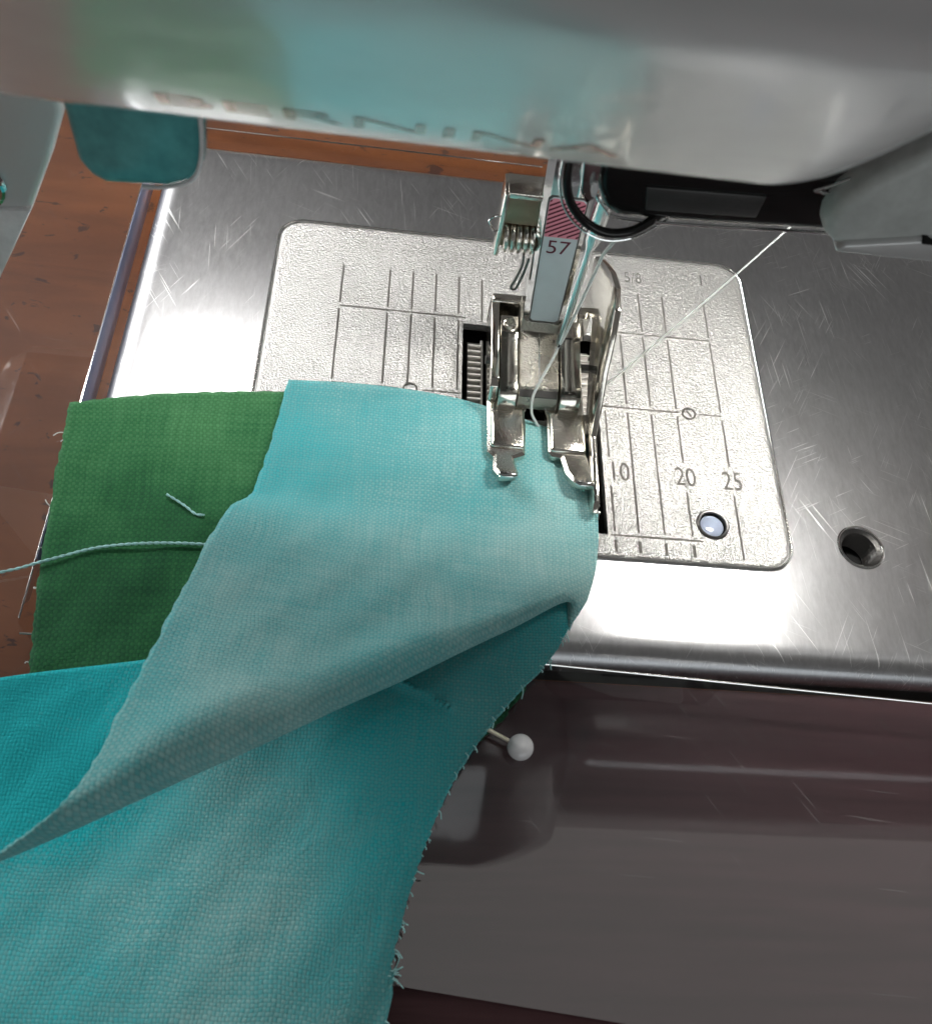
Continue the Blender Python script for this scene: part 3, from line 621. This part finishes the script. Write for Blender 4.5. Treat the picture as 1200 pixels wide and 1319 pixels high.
obj('back_flange', bm_box(-6.0, -1.6, 9.9, 11.3, 2.1, 6.9, 0.35, 3), M_['toe'], pf, True)
arc_ = [(0.1+1.5*math.cos(math.radians(a)), -4.0+1.5*math.sin(math.radians(a)), 2.42) for a in range(10, 176, 15)]
obj('slot_rim', bm_tube(arc_, 0.16, 8), M_['chrome'], so, True)
def lug(x0, x1):
    poly = [(-4.0, 2.1), (-3.9, 3.6), (-3.1, 4.9), (-1.8, 5.5), (4.6, 6.2), (5.2, 6.6), (7.6, 6.8), (8.2, 6.2), (8.2, 2.1)]
    obj('hinge_lug', bm_prism(poly, 'X', x0, x1, 0.13, 2), M_['foot'], pf, True)
lug(-4.85, -2.65); lug(2.75, 5.25)
obj('lug_screw', bm_tube([(-3.75, 6.3, 6.5), (-3.75, 6.3, 7.05), (-3.75, 6.25, 7.15)], 0.85, 18, lambda t: 1-0.3*t*t), M_['toe'], pf, True)
obj('hinge_pin', bm_tube([(-6.5, 2.2, 4.4), (6.9, 2.2, 4.4)], 0.55, 14), M_['dark_steel'], pf, True)
an = obj('ankle', bm_prism([(-3.2, 2.1), (-3.3, 3.2), (-2.9, 4.2), (-2.2, 4.6), (-1.9, 5.0), (6.2, 5.9), (6.5, 9.4), (9.8, 9.4), (9.8, 2.1)], 'X', -2.45, 2.55, 0.2, 2), M_['dull'], pf, True)
obj('ankle_line', bm_box(0.10, 0.20, -1.8, 6.2, 4.6, 4.7), M_['rim'], an)
bm = bm_prism([(-1.9, 5.03), (6.2, 5.93), (6.2, 5.85), (-1.9, 4.95)], 'X', 0.03, 0.17); obj('parting_line', bm, M_['rim'], an)
bm = bm_prism([(-2.9, 4.3), (-2.2, 4.75), (-2.2, 4.55), (-2.9, 4.1)], 'X', -2.3, 2.4); obj('parting_line', bm, M_['dark_steel'], an)
# shank, leaning slightly, with its printed label
def shank_ring(zc, hw, y0, y1, ch):
    cx = -0.05-(zc-9.4)*0.0595
    return [(cx-hw+ch, y0, zc), (cx+hw-ch, y0, zc), (cx+hw, y0+ch, zc), (cx+hw, y1-ch, zc), (cx+hw-ch, y1, zc), (cx-hw+ch, y1, zc), (cx-hw, y1-ch, zc), (cx-hw, y0+ch, zc)]
bm = bmesh.new(); RR = [[bm.verts.new(p) for p in shank_ring(*a)] for a in ((8.3, 2.2, 5.4, 9.4, 0.5), (8.8, 2.5, 5.0, 9.8, 0.6), (12, 2.55, 5.0, 9.8, 0.65), (31, 2.75, 5.0, 9.8, 0.75), (58.9, 2.95, 5.0, 9.8, 0.75))]
for a, b in zip(RR, RR[1:]):
    for i in range(8): bm.faces.new((a[i], a[(i+1) % 8], b[(i+1) % 8], b[i]))
bm.faces.new(RR[0]); bm.faces.new(RR[-1])
sh = obj('shank', bm, M_['chrome'], pf, True)
def on_shank(u, z, d=0.0): return (-0.05-(z-9.4)*0.0595+u, 5.0-d, z)
def label_poly(z0, z1, w0, w1, d, inset_=0.0):
    pts = [(-w0, z0+0.35), (-w0+0.35, z0), (w0-0.35, z0), (w0, z0+0.35), (w1, z1-0.35), (w1-0.35, z1), (-w1+0.35, z1), (-w1, z1-0.35)]
    bm = bmesh.new(); f = [bm.verts.new(on_shank(u, z, d)) for u, z in pts]; b = [bm.verts.new(on_shank(u, z, -0.05)) for u, z in pts]
    bm.faces.new(f)
    for i in range(8): bm.faces.new((f[i], f[(i+1) % 8], b[(i+1) % 8], b[i]))
    return bm
obj('label_frame', label_poly(8.95, 28.15, 1.88, 2.16, 0.03), M_['dark_steel'], sh)
lb = obj('label_sticker', label_poly(9.3, 27.9, 1.70, 1.98, 0.07), M_['sticker'], sh)
bm = bmesh.new(); vv = [bm.verts.new(on_shank(u, z, 0.085)) for u, z in ((-1.88, 22.6), (1.88, 22.6), (1.96, 27.4), (1.6, 27.8), (-1.6, 27.8), (-1.96, 27.4))]; bm.faces.new(vv); obj('pink_band', bm, M_['pink'], lb)
# diagonal hatching across the pink band
for k in range(-6, 12):
    b0 = 22.3+k*0.62
    def clip(u): return b0+(u+1.95)*0.62
    us = [u/10 for u in range(-19, 20)]
    ins = [u for u in us if 22.62 <= clip(u) <= 27.5 and 22.62 <= clip(u)+0.27 <= 27.7]
    if len(ins) < 3: continue
    u0, u1 = ins[0], ins[-1]
    bm = bmesh.new(); vv = [bm.verts.new(on_shank(u, z, 0.10)) for u, z in ((u0, clip(u0)), (u1, clip(u1)), (u1, clip(u1)+0.27), (u0, clip(u0)+0.27))]; bm.faces.new(vv); obj('hatch_stripe', bm, M_['darkred'], lb)
obj('label_number', bm_text('57', 2.75, lambda tx, ty: on_shank(tx*1.0-0.1, 21.1+ty, 0.10)), M_['darkred'], lb)
# clamp with coil spring beside the shank
ck = obj('spring_clamp', bm_box(-7.4, -3.2, 6.2, 8.6, 22.6, 26.6, 0.2, 2), M_['bronze'], pf, True)
obj('clamp_cap', bm_box(-7.4, -3.2, 5.6, 8.8, 26.5, 27.3, 0.2, 2), M_['toe'], ck, True)
obj('clamp_screw', bm_tube([(-7.2, 6.9, 20.6), (-3.2, 6.9, 20.6)], 1.3, 18), M_['bronze'], ck, True)
obj('clamp_plate', bm_box(-7.75, -7.2, 5.4, 8.8, 18.6, 27.2, 0.15, 2), M_['toe'], ck, True)
coil = [(-7.0+4.2*t/72*0.9, 6.9+1.75*math.cos(t*math.tau/14), 20.6+1.75*math.sin(t*math.tau/14)) for t in range(73)]
obj('coil_spring', bm_tube(coil, 0.30, 8), M_['toe'], ck, True)
obj('spring_hook', bm_tube(catmull([(-4.3, 5.6, 19.0), (-4.2, 5.5, 17.5), (-4.6, 5.4, 15.2), (-4.9, 5.4, 14.1), (-4.6, 5.4, 13.7), (-4.2, 5.4, 14.2), (-3.8, 5.5, 16.5), (-3.6, 5.6, 18.5)], 6), 0.16, 8), M_['dark_steel'], ck, True)
obj('wire_end', bm_tube(catmull([(-7.4, 6.2, 23.5), (-8.2, 6, 23.7), (-8.8, 6, 22.9), (-8.2, 6, 21.8), (-7.7, 6, 21.6)], 5), 0.13, 8), M_['chrome'], ck, True)
# side guide: fin at the rear running forward as a low blade
fin = [(14.65, 11.52), (10.91, 14.38), (6.66, 16.83), (3.16, 17.91), (0.32, 17.16), (-1.79, 14.3), (-3.49, 10.78), (-5.72, 7.73), (-8, 4.2), (-14.5, 4.0), (-16.8, 3.5), (-17.8, 2.4), (-17.2, 1.2), (-15.6, 0.7), (-6, 0.9), (-2.32, 3.2), (1.3, 4.83), (4.66, 6.8), (7.05, 8.15), (12.63, 4.52)]
gd = obj('guide_blade', bm_prism(fin, 'X', 6.4, 7.15, 0.2, 2), M_['foot'], pf, True)
obj('guide_bracket', bm_box(5.0, 6.8, 8.6, 10.8, 2.1, 6.4, 0.3, 2), M_['foot'], pf, True)
obj('guide_strut', bm_box(6.0, 6.8, -6.5, -3.4, 1.4, 2.4, 0.2, 2), M_['foot'], pf, True)

# ================================================================== NEEDLE, THREADS, PIN
bm = bm_tube([(1.25, 0, 9.3), (1.25, 0, 10.0), (1.25, 0, 11.5), (1.25, 0, 26), (1.25, 0, 27.5), (1.25, 0, 58.5)], 0.46, 16, lambda t: 1.0)
for v in bm.verts:
    d = Vector((v.co.x-1.25, v.co.y)); s = 1.0
    if v.co.z < 9.5: s = 0.12
    elif v.co.z < 10.5: s = 0.62
    elif v.co.z > 27: s = 1.9
    v.co.x = 1.25+d.x*s; v.co.y = d.y*s
nd = props(obj('needle', bm, M_['steel'], None, True), 'steel sewing needle raised above the presser foot, beside the numbered shank', 'needle')
obj('needle_eye', bm_box(1.13, 1.37, -0.48, -0.40, 10.6, 11.6), M_['void'], nd)
def strand(name, pts, r, m_, label, group=None, twist=True):
    path = catmull(pts, 10); bm = bmesh.new()
    if twist:
        # two plies wound round each other
        for ph in (0, math.pi):
            q = []; s = 0.0
            for i, p in enumerate(path):
                if i: s += (p-path[i-1]).length
                t = (path[min(i+1, len(path)-1)]-path[max(i-1, 0)]).normalized(); a = t.cross(Vector((0, 0.2, 1))).normalized(); b = t.cross(a)
                q.append(p+(a*math.cos(s*4.2+ph)+b*math.sin(s*4.2+ph))*r*0.5)
            bm_tube(q, r*0.62, 6, bm=bm)
    else: bm_tube(path, r, 8, bm=bm)
    return props(obj(name, bm, m_, None, True), label, 'thread', group)
strand('sewing_thread', [(-0.2, -13.0, 40.2), (1.0, -6, 31), (2.2, -1.5, 24.5), (1.9, -0.8, 18), (1.35, -0.7, 12.5), (1.3, -0.3, 11.2), (0.9, -0.9, 9.4), (-0.2, -2.4, 6.6), (-0.7, -3.3, 4.6), (-0.5, -4.2, 2.8), (0.2, -4.6, 1.6), (0.7, -4.8, 0.9)], 0.16, M_['thread'], 'white upper thread hanging beside the needle and curling into the foot slot', twist=False)
strand('sewing_thread', [(29.5, 9.0, 34.0), (24.6, 7.6, 25.0), (20.6, 6.5, 17.6), (16.6, 5.4, 10.6), (12.7, 4.3, 4.0), (10.4, 3.6, 0.4)], 0.11, M_['thread'], 'white thread slanting over the right side of the needle plate', twist=False)
def densify(p, n=8): return catmull(p, n)
strand('loose_thread', densify([(-68, -32.2, 0.4), (-57.2, -29.4, 0.7), (-52.9, -27.8, 0.95), (-47.8, -25.8, 0.95), (-42.2, -24.85, 0.95), (-36.1, -24.6, 0.95), (-32, -25.2, 0.95)]), 0.155, M_['aqua_thread'], 'long pale twisted thread lying across the green fabric')
strand('thread_snippet', densify([(-42.1, -18.6, 0.95), (-40.0, -19.8, 0.85), (-38.6, -20.8, 0.85), (-37.6, -20.9, 0.9)]), 0.14, M_['aqua_thread'], 'short pale thread snippet on the green fabric')
pin = thing('dressmaking_pin', 'steel pin with round white bead head through the turquoise fabric edge', 'pin', (-2.34, -45.3, 0))
obj('pin_shaft', bm_tube([(-15.6, -38.9, 1.3), (-14.9, -39.2, 1.3), (-9.9, -41.65, 1.0), (-7.4, -42.85, 1.2), (-6.0, -43.5, 1.15), (-3.2, -44.85, 1.1)], 0.22, 10, lambda t: 0.35 if t < 0.05 else 1), M_['pinmetal'], pin, True)
bm = bmesh.new(); bmesh.ops.create_uvsphere(bm, u_segments=32, v_segments=20, radius=1.36)
for v in bm.verts: v.co = v.co+Vector((-2.34, -45.3, 1.07))
obj('pin_head', bm, M_['pearl'], pin, True)
